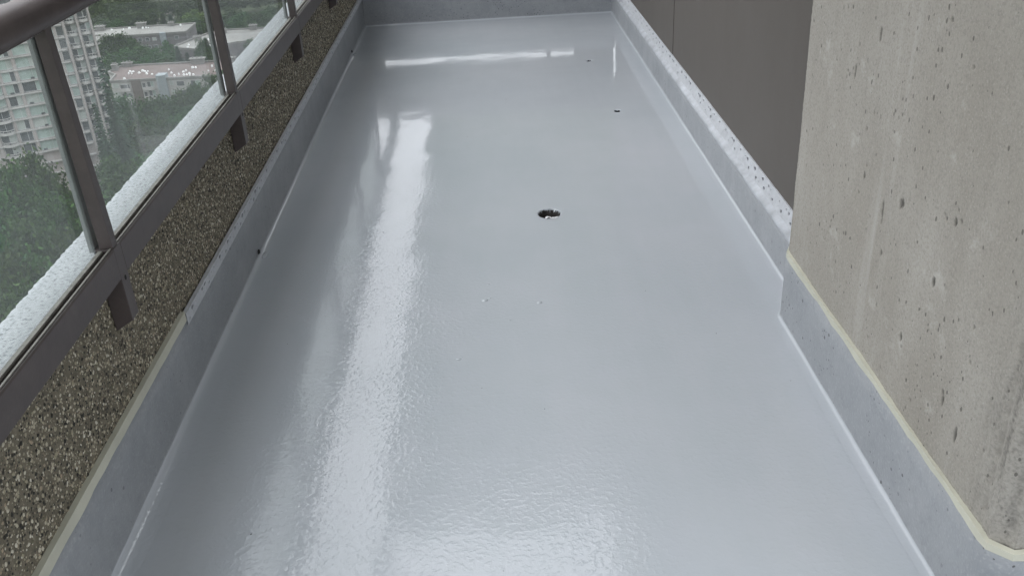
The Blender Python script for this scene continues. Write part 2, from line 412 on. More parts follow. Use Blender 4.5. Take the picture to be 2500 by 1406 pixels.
trr = perforated('edge_trim', lambda u, v, d: (1.040+(v-.19)*.25+d, u, v), 2.72, YF-.02, .181, .236, .113,
                'pale perforated metal strip under the brown wall panels', 'trim')
# sealant smear on the lower leg of the right trim
V = []; ys = np.linspace(2.70, YF-.01, 180)
for y in ys:
    q = .006*noise.noise((y*4, 2, 0))+.003*noise.noise((y*17, 5, 0)); q2 = .004*noise.noise((y*7, 9, 0))
    for x, z in ((XR+.001, .152+q), (XR-.0022, .155+q), (XR-.0015, .167+q2), (XR+.012, .175+q2), (1.041, .184+q2)): V.append((x-1.0, y-2.7, z))
sm = fast('sealant', np.array(V), grid(len(ys), 5)[:, ::-1], SMEAR, None, True)
sm.parent = trr; sm.location = Vector((1.0, 2.7, 0))-Vector(trr.location)

# drains and core holes
def tube(mb, cx, cy, r, z0, z1, n=32, cap=True):
    V = [(cx+r*math.cos(2*math.pi*i/n), cy+r*math.sin(2*math.pi*i/n), z) for z in (z1, z0) for i in range(n)]
    F = [(i, n+i, n+(i+1) % n, (i+1) % n) for i in range(n)]
    if cap: F.append(tuple(range(n, 2*n)))
    mb.add(V, F)
def lip(mb, h, hz, wd):
    n = len(h); cx = sum(p[0] for p in h)/n; cy = sum(p[1] for p in h)/n; V = []
    for i, (x, y) in enumerate(h):
        d = Vector((x-cx, y-cy)); l = d.length; d /= l
        a = hz*(.5+.9*abs(noise.noise((x*60, y*60, 3)))); b = wd*(.6+.9*abs(noise.noise((x*40, y*40, 8))))
        for rr, zz in ((l-.004*random.random(), -.010*random.random()), (l-.001, a*.8), (l+b*.3, a), (l+b, .0008)): V.append((cx+d.x*rr, cy+d.y*rr, zz))
    V = np.array(V); nn = 4; F = []
    for i in range(n):
        for j in range(nn-1): F.append((i*nn+j, ((i+1) % n)*nn+j, ((i+1) % n)*nn+j+1, i*nn+j+1))
    mb.add(V, [f[::-1] for f in F])
dr = empty('floor_drain', (.222, 3.636, -.12))
mb = MB(); tube(mb, 0, 0, .058, 0, .118); mb.build('drain_pipe', PIPE, dr)
mb = MB(); lip(mb, [(x-.222, y-3.636) for x, y in HOLES[0]], .0018, .016)
o = mb.build('rim', FLOOR, dr, True); o.location = (0, 0, .12)
# torn flakes hanging over the rim
mb = MB()
for a in [random.uniform(.3, 2.9) for _ in range(11)]:
    r0 = .051; r1 = r0-random.uniform(.006, .014); da = random.uniform(.03, .09)
    mb.add([(r0*1.05*math.cos(a-da), r0*1.09*math.sin(a-da), .1205), (r0*1.05*math.cos(a+da), r0*1.09*math.sin(a+da), .1205), (r1*math.cos(a), r1*math.sin(a), .1205-random.uniform(.006, .02))], [(0, 1, 2)])
mb.build('torn_flake', FLOOR, dr)
mb = MB(); nn = 18                                 # crumpled scrap caught in the near side of the drain
V = []
for i in range(nn):
    for j in range(7):
        u = i/(nn-1); v = j/6
        x = -.020+.052*u; y = -.056+.030*v+.004*noise.noise((u*6, v*3, 2)); z = .000+.002*math.sin(u*7)-.010*v*v+.006*noise.noise((u*9, v*5, 7))
        V.append((x, y, z))
scrap = fast('paper_scrap', np.array(V), grid(nn, 7), RAG, None, True); scrap.location = (.222, 3.636, .004)
tag(scrap, 'crumpled white scrap caught in the near edge of the large drain hole', 'scrap')
tag(dr, 'round floor drain hole with torn coated rim in the grey floor', 'drain')
for (cx, cy), h, lab in (((.708, 5.0), HOLES[1], 'small round black hole in the floor, nearer the drain'),
                         ((.673, 6.117), HOLES[2], 'small round black hole in the floor, farther toward the end wall')):
    r = empty('core_hole', (cx, cy, -.15)); mb = MB(); tube(mb, 0, 0, .024, 0, .148); mb.build('sleeve', DARK, r)
    mb = MB(); lip(mb, [(x-cx, y-cy) for x, y in h], .0003, .003); o = mb.build('rim', FLOOR, r, True); o.location = (0, 0, .15)
    tag(r, lab, 'hole', 'core holes in the floor')

# dried drips and grit on the coating, weep holes in the cove
def blob(mb, cx, cy, cz, rx, ry, rz, n=9, seed=0):
    V = []; F = []
    for j in range(5):
        a = math.pi/2*j/4
        for i in range(n):
            b = 2*math.pi*i/n; q = 1+.3*noise.noise((math.cos(b)*2+seed, math.sin(b)*2, j))
            V.append((cx+rx*q*math.cos(b)*math.cos(a), cy+ry*q*math.sin(b)*math.cos(a), cz+rz*math.sin(a)))
    for j in range(4):
        for i in range(n): F.append((j*n+i, j*n+(i+1) % n, (j+1)*n+(i+1) % n, (j+1)*n+i))
    mb.add(V, F)
mb = MB()
for i, (x, y, s) in enumerate([(-.065, 2.90, .010), (-.05, 2.915, .006), (-.155, 2.52, .008), (-.148, 2.53, .005), (.13, 2.86, .008), (-.05, 3.02, .005), (.02, 2.75, .004)]):
    blob(mb, x, y, 0, s*1.2, s, s*.4, seed=i*3)
o = mb.build('paint_drip', FLOOR, floor, True); tag(o, kind='stuff')
mb = MB()
for i in range(16):
    x = random.uniform(-.85, .9); y = random.uniform(1.4, 6.5); s = random.uniform(.0009, .0022)
    blob(mb, x, y, 0, s, s*1.5, s*.6, n=6, seed=i)
o = mb.build('grit', DARK, floor); tag(o, kind='stuff')
for (x, y, z) in ((XL+.006, 3.36, .028), (XL+.006, 6.62, .03)):
    mb = MB(); blob(mb, 0, 0, 0, .005, .013, .016, n=10, seed=y); blob(mb, .014, .02, -.022, .012, .03, .006, n=8)
    o = mb.build('weep_hole', [DARK], floor); o.location = (x, y, z); o.data.materials.append(FLOOR)
    o.data.polygons.foreach_set('material_index', [0]*40+[1]*32)
mb = MB(); blob(mb, 0, 0, 0, .006, .003, .006, n=9); o = mb.build('nick', DARK, floor); o.location = (.985, 1.299, .17)

# ------------------------------------------------------------------ left parapet wall with exposed aggregate
PX0, PX1, PZ = -1.145, -.9795, .600
par = empty('parapet_wall', (-1.09, 3.7, 0))
tag(par, 'low wall of brown exposed pebble concrete with pale rough top along the balcony', 'wall')
OX, OY = -1.09, 3.7
mb = MB(); mb.box(PX0+.012-OX, PX1-OX-.002, -1.6-OY, 9.2-OY, -.4, PZ-.006); mb.build('wall_core', MATRIX, par)
nx, ny = 24, 1300
xs = np.linspace(PX0, PX1+.001, nx); ys = np.linspace(-1.6, 9.2, ny); V = np.zeros((nx, ny, 3))
for i, x in enumerate(xs):
    for j, y in enumerate(ys):
        z = PZ+.0016*noise.noise((x*22, y*22, 0))+.0008*noise.noise((x*90, y*90, 3)); xx = x
        e = (x-PX0)/(PX1-PX0)
        if i == 0:
            xx = x+.004*noise.noise((y*14, 1, 2))+.006*noise.noise((y*60, 7, 2)); z -= .06
        elif i == 1:
            xx = PX0+.001+.004*noise.noise((y*14, 1, 2))+.006*noise.noise((y*60, 7, 2)); z -= .004
        elif e < .2: xx = x+.003*noise.noise((y*14, 1, 2))
        V[i, j] = (xx-OX, y-OY, z)
fast('coping', V.reshape(-1, 3), grid(nx, ny), PTOP, par, True)
# pebbles standing proud of the cement
def pebbles(y0, y1, z0, z1, pitch, rmin, rmax):
    ny_ = int((y1-y0)/pitch); nz_ = int((z1-z0)/pitch)
    yy, zz = np.meshgrid(np.arange(ny_)*pitch+y0, np.arange(nz_)*pitch+z0, indexing='ij')
    yy = yy.ravel()+rng.uniform(-.5, .5, yy.size)*pitch; zz = zz.ravel()+rng.uniform(-.5, .5, zz.size)*pitch
    n = len(yy); r = rng.uniform(rmin, rmax, n)*rng.choice([.7, 1, 1, 1.35], n)
    base = np.array([(1, 0, 0), (0, 1, 0), (0, .31, .95), (0, -.81, .59), (0, -.81, -.59), (0, .31, -.95), (.55, .75, .3), (.55, -.3, .78), (.55, -.2, -.8)])
    base = np.array([(1, 0, 0)]+[(.62, .78*math.cos(a), .78*math.sin(a)) for a in np.arange(5)*1.2566]+[(-.2, math.cos(a+.6), math.sin(a+.6)) for a in np.arange(5)*1.2566])
    F0 = [(0, 1+i, 1+(i+1) % 5) for i in range(5)]
    for i in range(5): F0 += [(1+i, 6+i, 1+(i+1) % 5), (1+(i+1) % 5, 6+i, 6+(i+1) % 5)]
    F0 = np.array(F0)
    ang = rng.uniform(0, 6.28, n); asp = rng.uniform(.65, 1.1, n)
    b = np.repeat(base[None], n, 0)*(1+rng.uniform(-.2, .2, (n, len(base), 1)))
    by = b[:, :, 1]*asp[:, None]; bz = b[:, :, 2]
    ca, sa = np.cos(ang)[:, None], np.sin(ang)[:, None]
    Y = by*ca-bz*sa; Z = by*sa+bz*ca
    X = b[:, :, 0]*.65
    V = np.stack([PX1-.0035+X*r[:, None]+rng.uniform(-.0015, .001, n)[:, None], yy[:, None]+Y*r[:, None], zz[:, None]+Z*r[:, None]], 2).reshape(-1, 3)
    F = (F0[None]+(np.arange(n)*len(base))[:, None, None]).reshape(-1, 3)
    return V-np.array([OX, OY, 0]), F
Va, Fa = pebbles(1.15, 3.4, .235, PZ-.004, .0060, .0025, .0044)
Vb, Fb = pebbles(3.4, 7.6, .235, PZ-.004, .0068, .0028, .0048)
o = fast('aggregate_pebbles', np.vstack([Va, Vb]), np.vstack([Fa, Fb+len(Va)]), PEB, par); tag(o, kind='stuff')

# ------------------------------------------------------------------ railing
rail = empty('balcony_railing', (-.955, 3.36, .45))
tag(rail, 'dark bronze metal railing with glass panes on the pebbled parapet', 'railing')
RO = Vector(rail.location)
POSTS = [-.60+1.32*i for i in range(7)]              # Y of each post's near face
POSTS = [y for y in (-.60, .72, 2.04, 3.36, 4.68, 6.00, 7.32)]
def rb(mb, name, mat, par=rail, bevel=.0015, smooth=False):
    mb.v = [(x-RO.x, y-RO.y, z-RO.z) for x, y, z in mb.v]; return mb.build(name, mat, par, smooth, bevel)
# oval handrail
n = 32; prof = []
for i in range(n):
    a = 2*math.pi*i/n; prof.append((-.957+.045*math.cos(a)*1.0, 1.240+.036*(math.copysign(abs(math.sin(a))**.85, math.sin(a)))))
mb = MB(); mb.prism(prof, -1.6, 9.0); o = rb(mb, 'top_rail', BRONZE, bevel=0, smooth=True)
mb = MB(); mb.box(-.984, -.950, -1.6, 9.0, 1.198, 1.2055); rb(mb, 'glass_channel', BRONZE)
for i, y in enumerate(POSTS):
    mb = MB(); mb.prism([(-.9325, .679), (-.9650, .679), (-.9730, 1.212), (-.9460, 1.212)], y+.003, y+.034); p = rb(mb, 'post', BRONZE)
    mb = MB()                                       # flat leg bolted to the wall face, foot cut on a slant
    mb.prism([(-.9305, .6785), (-.9305, .482), (-.979, .452), (-.979, .6785)], y-.002, y+.044)
    lg = rb(mb, 'leg', BRONZE)
    mb = MB(); m_ = 10                              # bolt recess on the inner face of the leg
    V = [(-.9302, y+.021+.0055*math.cos(6.283*q/m_), .592+.007*math.sin(6.283*q/m_)) for q in range(m_)]
    V2 = [(-.9297, a[1], a[2]) for a in V]
    mb.add(V+V2, [tuple(range(m_, 2*m_))]+[(q, (q+1) % m_, m_+(q+1) % m_, m_+q) for q in range(m_)]); b_ = rb(mb, 'bolt', DARK, lg, 0)
    mb = MB(); mb.box(-.9900, -.9800, y+.000, y+.042, .672, 1.205); rb(mb, 'post_reflection_strip', EDGE)  # solid grey strip standing in for the post's reflection in the pane
for a, b in zip(POSTS[:-1], POSTS[1:]):
    y0, y1 = a+.0425, b-.0005
    mb = MB(); mb.prism([(-.930, .600), (-.930, .674), (-.933, .678), (-.939, .678), (-.941, .668), (-.9705, .668), (-.9705, .660), (-.980, .660), (-.980, .600)], y0+.001, y1-.002); rb(mb, 'bottom_rail', BRONZE, bevel=.001)
    mb = MB(); mb.box(-.9690, -.9575, y0, y1, .6685, .6765); rb(mb, 'gasket', BEAD, bevel=.001)
    mb = MB(); mb.box(-.9400, -.9365, y0, y1, .6785, .6815); rb(mb, 'glazing_bead', BEAD, bevel=0)
    mb = MB(); mb.box(-.9790, -.9735, y0+.002, y1-.002, .6625, 1.196); rb(mb, 'glass_pane', GLASS, bevel=0)

# ------------------------------------------------------------------ concrete pillar (right)
pil = empty('concrete_pillar', (1.3, 2.0, 0))
tag(pil, 'grey rough concrete pillar with bug holes on the right of the balcony', 'pillar')
PO = np.array([1.3, 2.0, 0])
# outline path seen from the balcony: near face -> chamfer -> left face -> far return
path = [(1.75, 1.312), (.971, 1.312), (.9365, 1.346), (.9365, 2.664), (.9445, 2.672), (1.12, 2.672)]
pp = []; stp = .0030
for (x0, y0), (x1, y1) in zip(path[:-1], path[1:]):
    n_ = max(2, int(math.hypot(x1-x0, y1-y0)/stp)); pp += [(x0+(x1-x0)*i/n_, y0+(y1-y0)*i/n_, (y1-y0)/math.hypot(x1-x0, y1-y0), (x1-x0)/math.hypot(x1-x0, y1-y0)) for i in range(n_)]
pp.append((*path[-1], 0, 1)); S = len(pp)
zs = np.concatenate([np.linspace(.19, 1.32, 360), np.linspace(1.34, 2.99, 30)]); Zn = len(zs)
Pa = np.array(pp); s_len = np.concatenate([[0], np.cumsum(np.hypot(np.diff(Pa[:, 0]), np.diff(Pa[:, 1])))])
D = np.zeros((S, Zn)); PIT = np.zeros((S, Zn))
for i in range(S):
    for j in range(Zn):
        D[i, j] = -.0035*noise.noise((s_len[i]*3, zs[j]*3, 2))-.0012*noise.noise((s_len[i]*25, zs[j]*14, 5))-.0008*noise.noise((s_len[i]*90, zs[j]*80, 5))
SS, ZZ = np.meshgrid(s_len, zs, indexing='ij')
s0 = s_len[np.argmin(np.abs(Pa[:, 0]-.9365)+np.abs(Pa[:, 1]-1.346))]
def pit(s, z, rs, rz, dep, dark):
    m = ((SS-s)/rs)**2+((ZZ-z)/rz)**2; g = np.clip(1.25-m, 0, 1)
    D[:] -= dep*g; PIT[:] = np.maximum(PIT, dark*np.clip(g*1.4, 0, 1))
for q in range(45):
    rz_ = random.uniform(.0032, .0055)*random.choice([1, 1, 1.2]); pit(s0+random.uniform(.0, 1.3), random.uniform(.26, 1.25), max(.0028, rz_*random.uniform(.5, .9)), rz_, random.uniform(.003, .006), random.uniform(.5, .9))
for (y_, z_, rs, rz_) in ((2.05, .665, .004, .022), (2.045, .64, .0035, .016), (2.18, .70, .005, .010), (2.02, .56, .004, .008), (1.36+.35, .78, .006, .010), (1.75, .62, .007, .012),
                          (1.95, .72, .006, .012), (1.96, .715, .005, .014), (2.2, 1.05, .005, .018), (2.32, .93, .005, .018), (1.85, .42, .005, .012), (1.62, .40, .004, .014), (1.55, .36, .005, .02)):
    pit(s0+y_-1.362, z_, rs, rz_, .006, .85)
# rough vertical drip ridges and broken arris at the near corner
for j in range(Zn):
    z = zs[j]
    for c0, wd, amp, dk in ((.035, .010, .010, .7), (-.035, .010, .009, .6), (.09, .006, .004, .25)):
        c_ = s0+c0+.010*noise.noise((z*5, c0*40, 1))+.004*noise.noise((z*30, c0*40, 1))+(z-.25)*.01
        g = np.exp(-((s_len-c_)/wd)**2)*(1 if z < .62 else max(0, 1-(z-.62)/.25))*(.55+.6*noise.noise((z*22, c0*9, 4)))
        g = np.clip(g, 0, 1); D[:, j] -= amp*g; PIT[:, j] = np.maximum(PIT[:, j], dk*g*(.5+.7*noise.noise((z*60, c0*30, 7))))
for i in range(S):                                     # rough stained zone low at the near corner
    ds = (s_len[i]-s0-.01)/.085
    if abs(ds) < 1.6:
        for j in range(Zn):
            if zs[j] < .95:
                g = math.exp(-ds*ds)*min(1, max(0, (.95-zs[j])/.35)); q = .8*noise.noise((s_len[i]*48, zs[j]*9, 3))+.7*noise.noise((s_len[i]*190, zs[j]*150, 8))
                D[i, j] -= .003*g*max(0, q+.1); PIT[i, j] = max(PIT[i, j], min(.6, g*max(0, q*.75)+.10*g))
V = np.zeros((S, Zn, 3))
nxv = -Pa[:, 2]; nyv = Pa[:, 3]; sgn = 1
# outward normal: left face must point to -x
nxv, nyv = -Pa[:, 2], Pa[:, 3]
if nxv[np.argmin(np.abs(s_len-s0-.5))] > 0: nxv, nyv = -nxv, -nyv
V[:, :, 0] = Pa[:, 0:1]+nxv[:, None]*D-PO[0]; V[:, :, 1] = Pa[:, 1:2]+nyv[:, None]*D-PO[1]; V[:, :, 2] = zs[None]
o = fast('pillar_face', V.reshape(-1, 3), grid(S, Zn), CONC, pil, True)
at = o.data.attributes.new('pit', 'FLOAT', 'POINT'); at.data.foreach_set('value', np.clip(PIT, 0, 1).astype(np.float32).ravel())
mb = MB(); mb.zprism([(1.74-PO[0], 1.345-PO[1]), (.98-PO[0], 1.345-PO[1]), (.958-PO[0], 1.37-PO[1]), (.958-PO[0], 2.655-PO[1]), (1.11-PO[0], 2.66-PO[1]), (1.74-PO[0], 2.66-PO[1])], -.3, 2.985)
mb.build('pillar_core', CONC, pil)

# ------------------------------------------------------------------ brown clad wall
cw = empty('clad_wall', (1.1, 5.1, 0)); tag(cw, 'dark brown flat panel wall beside the concrete pillar', 'wall')
mb = MB(); mb.box(.012, .3, 2.675-5.1, 7.62-5.1, -.3, 2.99); mb.build('backing', DARK, cw)
for y0, y1, dx in ((2.68, 5.2230, 0), (5.2350, 7.60, -.001)):
    mb = MB(); mb.box(-.045+dx, .008, y0-5.1, y1-5.1, .222, 2.985); mb.build('panel', PANEL, cw, bevel=.0012)

# ------------------------------------------------------------------ far end: low wall and raised divider screen
ew = empty('end_wall', (.02, 7.7, 0)); tag(ew, 'grey coated low wall closing the far end of the balcony', 'wall')
mb = MB(); mb.box(-.99, 1.03, -.115, .05, -.3, .288); mb.build('wall_core', UPST, ew, bevel=.004)
dv = empty('divider_screen', (.02, 7.66, .288)); tag(dv, 'raised brown divider screen above the far end wall, seen only in the floor reflection', 'screen')
mb = MB(); mb.box(-.985, 1.025, -.02, .02, .056, .515); mb.build('screen_panel', PANEL, dv, bevel=.002)
for x in (-.985, .47, .70):
    mb = MB(); mb.box(x, 1.02 if x > .6 else x+.035, -.018, .018, 0, .0555); mb.build('foot', PANEL, dv)

# ------------------------------------------------------------------ soffit overhead
OX0, OX1, OY0, OY1 = -.90, .70, 4.10, 5.25            # light well in the slab overhead (mirrored in the near floor)
mb = MB(); mb.add([(x, y, z) for z in (3.0, 3.25) for x, y in ((-.99, -2.5), (2.6, -2.5), (2.6, 16.5), (-.99, 16.5), (OX0, OY0), (OX1, OY0), (OX1, OY1), (OX0, OY1))],
       [f for o_, fl in ((0, 1), (8, -1)) for f in [tuple(o_+i for i in q)[::fl] for q in ((0, 4, 5, 1), (1, 5, 6, 2), (2, 6, 7, 3), (3, 7, 4, 0))]]
       + [(i, (i+1) % 4, 8+(i+1) % 4, 8+i) for i in range(4)] + [(4+(i+1) % 4, 4+i, 12+i, 12+(i+1) % 4) for i in range(4)])
ceil = mb.build('ceiling', SOFFIT); tag(ceil, kind='structure')
#BACKGROUND
# ------------------------------------------------------------------ ground far below
GZ = -85
def m_ground():
    m, t, b = newmat('park_ground'); v = pos(t)
    c = ramp(t, nz(t, v, .05, 5, .6), [(.3, (.03, .045, .018)), (.55, (.05, .065, .028)), (.75, (.085, .085, .06))])
    t.links.new(c, b.inputs['Base Color']); b.inputs['Roughness'].default_value = .95; return m
mb = MB(); mb.add([(-4000, -4000, GZ), (4000, -4000, GZ), (4000, 4000, GZ), (-4000, 4000, GZ)], [(0, 1, 2, 3)])
tag(mb.build('ground', m_ground()), kind='structure')
mb = MB(); mb.add([(-168, 520, GZ+.02), (-160, 518, GZ+.02), (-139, 402, GZ+.02), (-146, 402, GZ+.02)], [(0, 1, 2, 3)])
tag(mb.build('road', simple('pale_paving', (.24, .22, .21), .9, .2, .3)), kind='structure')

STUCCO = simple('pinkish_stucco', (.345, .31, .30), .85, .1, .25)
SLABW = simple('pale_slab_paint', (.43, .41, .40), .8, .12, .4)
FRAME = simple('white_window_frame', (.48, .48, .475), .6, .05, .5)
CURT = simple('curtained_pane', (.34, .40, .375), .25, .14, .35)
CURT2 = simple('pale_blind_pane', (.385, .405, .385), .3, .12, .35)
DGLASS = simple('dark_window_glass', (.11, .115, .12), .15, .3, .6)
BROWNW = simple('brown_wall_panel', (.15, .125, .115), .85, .12, .4)
BLUEG = simple('blue_grey_stair_wall', (.27, .295, .315), .7, .1, .4)
REDROOF = simple('red_brown_roof', (.142, .108, .102), .9, .15, .12)
GREYROOF = simple('grey_gravel_roof', (.235, .225, .215), .9, .2, .1)
DKWALL = simple('grey_brown_wall', (.17, .155, .16), .9, .2, .25)
VENTW = simple('white_vent_metal', (.86, .86, .86), .5, .05, 1)
CHIM = simple('grey_chimney', (.21, .20, .19), .9, .15, .5)

# ------------------------------------------------------------------ apartment tower (local x to the right as seen, -y towards the balcony)
aT = R(-26); DT = 237
tw = empty('apartment_tower', (DT*math.sin(aT), DT*math.cos(aT), GZ), R(26))
tag(tw, 'tall pale pink apartment tower with stacked curved balconies beyond the glass railing', 'building')
HT = 96
mb = MB(); mb.box(-24, 8.6, .35, 24, 0, HT); mb.box(8.6, 14.75, 1.5, 22, 0, HT); mb.build('wall', STUCCO, tw)
for u, wd, d in ((-11.2, .7, -.1), (-6.95, .6, -.1), (-3.5, .75, -.15), (2.3, .6, -.1), (6.6, .6, -.1), (8.75, .55, -.2), (11.75, .5, .2), (14.6, .45, .4)):
    mb = MB(); mb.box(u-wd/2, u+wd/2, d, 1.6, 0, HT+.3); mb.build('pier', STUCCO, tw)
def half_disc(cx, cy, rx, ry, n=12): return [(cx-rx*math.cos(math.pi*i/n), cy-ry*math.sin(math.pi*i/n)) for i in range(n+1)]
proto = {}
def shared(key, make):
    if key not in proto:
        o = make(); me = o.data; bpy.data.objects.remove(o); proto[key] = me
    return proto[key]
def part(name, me, parent, loc):
    o = bpy.data.objects.new(name, me); C.objects.link(o); o.parent = parent; o.location = loc; return o
def win(parent, x0, x1, y, z0, z1, splits, mats, sill=True):
    key = (round(x1-x0, 2), round(z1-z0, 2), tuple(splits)); W_ = x1-x0; H_ = z1-z0; fr = .09
    xs = [0]+[s*W_ for s in splits]+[W_]
    def mk():
        mb = MB()
        for x in xs: mb.box(x-fr/2, x+fr/2, -.06, .1, 0, H_)
        mb.box(0, W_, -.05, .1, 0, fr); mb.box(0, W_, -.05, .1, H_-fr, H_)
        return mb.build('tmp', FRAME)
    f = part('window', shared(key, mk), parent, (x0, y, z0))
    for i, (a, b) in enumerate(zip(xs[:-1], xs[1:])):
        m = mats[i]
        def mk2():
            mb = MB(); mb.box(0, b-a-fr, .0, .05, 0, H_-2*fr); return mb.build('tmp', m)
        part('pane', shared(('pane', round(b-a, 2), round(H_, 2), m.name), mk2), f, (a+fr/2, .0, fr))
rr = random.Random(11)
for k in range(4, 31):
    z = .5+2.8*k
    vis = 6 <= k <= 22
    def slab_main():
        mb = MB(); mb.box(-24, 8.3, -.28, .4, -.16, .16); mb.box(-24, 8.3, -.34, -.281, -.05, .22); return mb.build('tmp', SLABW)
    part('floor_slab', shared('slab', slab_main), tw, (0, 0, z))
    def slab_wing():
        mb = MB(); mb.box(8.9, 14.9, .75, 1.55, -.13, .13); return mb.build('tmp', SLABW)
    part('floor_slab', shared('slabw', slab_wing), tw, (0, 0, z))
    # curved balconies: white ring with a dark gap and a rail
    def balc(rx, ry):
        def mk():
            mb = MB(); o_ = half_disc(0, 0, rx, ry); i_ = half_disc(0, 0, rx-.14, ry-.14)
            mb.zprism(o_[::-1], -.14, .12)
            n = len(o_)
            for z0_, z1_ in ((.12, .48), (.90, 1.02)):
                V = [(x, y, z0_) for x, y in o_]+[(x, y, z1_) for x, y in o_]+[(x, y, z0_) for x, y in i_]+[(x, y, z1_) for x, y in i_]
                F = []
                for q in range(n-1): F += [(q, q+1, n+q+1, n+q), (2*n+q+1, 2*n+q, 3*n+q, 3*n+q+1), (n+q, n+q+1, 3*n+q+1, 3*n+q), (q+1, q, 2*n+q, 2*n+q+1)]
                mb.add(V, F)
            for q in range(0, n, 2):
                x, y = o_[q]; mb.box(x-.04, x+.04, y-.0, y+.08, .48, .9)
            return mb.build('tmp', SLABW)
        return mk
    for cu, rx, ry, y0 in ((-8.9, 1.65, 1.5, .3), (10.3, 1.25, 1.15, 1.4), (13.2, 1.2, 1.15, 1.4)):
        b_ = part('balcony', shared(('balc', rx), balc(rx, ry)), tw, (cu, y0, z))
        if vis and rr.random() < .8:
            for q in range(rr.randint(1, 3)):
                mb = MB(); x = rr.uniform(-.7, .5)*rx; s = rr.uniform(.25, .5); mb.box(x, x+s, -.55, -.2, .12, .12+rr.uniform(.5, 1.1))
                mb.build('balcony_furniture', DGLASS, b_)
    if not vis: continue
    c_ = lambda p_dark: DGLASS if rr.random() < p_dark else (CURT if rr.random() < .65 else CURT2)
    win(tw, -6.6, -3.95, .26, z+.3, z+2.55, (.62,), [c_(.06), c_(.28)])
    win(tw, -3.05, 1.95, .26, z+.3, z+2.55, (.55, .72), [c_(.08), c_(.10), c_(.12)])
    win(tw, 2.65, 6.25, .26, z+.3, z+2.55, (.6,), [c_(.10), c_(.25)])
    win(tw, 6.95, 8.4, .26, z+.35, z+2.45, (), [c_(.35)])
    win(tw, -10.6, -7.4, .26, z+.3, z+2.55, (.5,), [DGLASS, c_(.6)])
    win(tw, 9.15, 10.25, 1.42, z+.25, z+2.3, (), [DGLASS]); win(tw, 10.35, 11.4, 1.42, z+.3, z+2.4, (), [c_(.1)])
    win(tw, 12.15, 13.35, 1.42, z+.25, z+2.3, (), [DGLASS]); win(tw, 13.5, 14.3, 1.42, z+.4, z+2.3, (), [c_(.1)])
    if rr.random() < .5:                                   # open hopper pane standing out below a blind
        mb = MB(); mb.box(0, .8, -.12, -.02, 0, .38); o = mb.build('hopper_window', DGLASS, tw); o.location = (rr.choice([-2.6, -.9, -5.9]), .2, z+.35)

# ------------------------------------------------------------------ low apartment buildings
def lowrise(label, x, y, rz, blocks, H, roofm, wallm, chims, vents, seed, front=()):
    rq = random.Random(seed)
    root = empty('apartment_building', (x, y, GZ), R(rz)); tag(root, label, 'building')
    mb = MB()
    for poly in blocks: mb.zprism(poly, 0, H-.3)
    mb.build('wall', wallm, root)
    mb = MB()
    for i, poly in enumerate(blocks): mb.zprism(poly, H-.3, H-.05*i)
    roof = mb.build('roof', roofm, root)
    for i, poly in enumerate(blocks):                       # raised rim round the roof
        mb = MB(); n = len(poly); cx = sum(p[0] for p in poly)/n; cy = sum(p[1] for p in poly)/n
        for a, b in zip(poly, poly[1:]+poly[:1]):
            d = Vector((b[0]-a[0], b[1]-a[1])); l = d.length; d /= l; q = Vector((-d.y, d.x))*.25
            V = [(a[0]+s*q.x+e*(l)*d.x, a[1]+s*q.y+e*l*d.y, zz) for zz in (H-.35, H+.5) for e, s in ((0, -1), (1, -1), (1, 1), (0, 1))]
            mb.add(V, [(0, 1, 5, 4), (1, 2, 6, 5), (2, 3, 7, 6), (3, 0, 4, 7), (4, 5, 6, 7)])
        mb.build('roof_rim', CHIM, root)
    for cx, cy, sx_, sy_, h in chims:
        mb = MB(); mb.box(cx-sx_/2, cx+sx_/2, cy-sy_/2, cy+sy_/2, H-.1, H+h); mb.box(cx-sx_*.62, cx+sx_*.62, cy-sy_*.62, cy+sy_*.62, H+h, H+h+.3)
        for q in range(3): mb.box(cx-sx_*.4+q*sx_*.35, cx-sx_*.4+q*sx_*.35+.35, cy-.2, cy+.2, H+h+.3, H+h+.8)
        mb.build('chimney', CHIM, roof)
    for i in range(vents[0]):
        x0, x1, y0, y1 = vents[1]; vx = rq.uniform(x0, x1); vy = rq.uniform(y0, y1); s = rq.uniform(.16, .40); hh = rq.uniform(.2, .5)
        mb = MB(); mb.box(vx-s*rq.uniform(.6, 1.2), vx+s, vy-.3, vy+.3, H, H+hh); mb.box(vx-s*.5, vx+s*.6, vy-.2, vy+.2, H+hh, H+hh+.18); mb.build('roof_vent', VENTW, roof)
    return root
rect = lambda x0, x1, y0, y1: [(x0, y0), (x1, y0), (x1, y1), (x0, y1)]
HB = 12
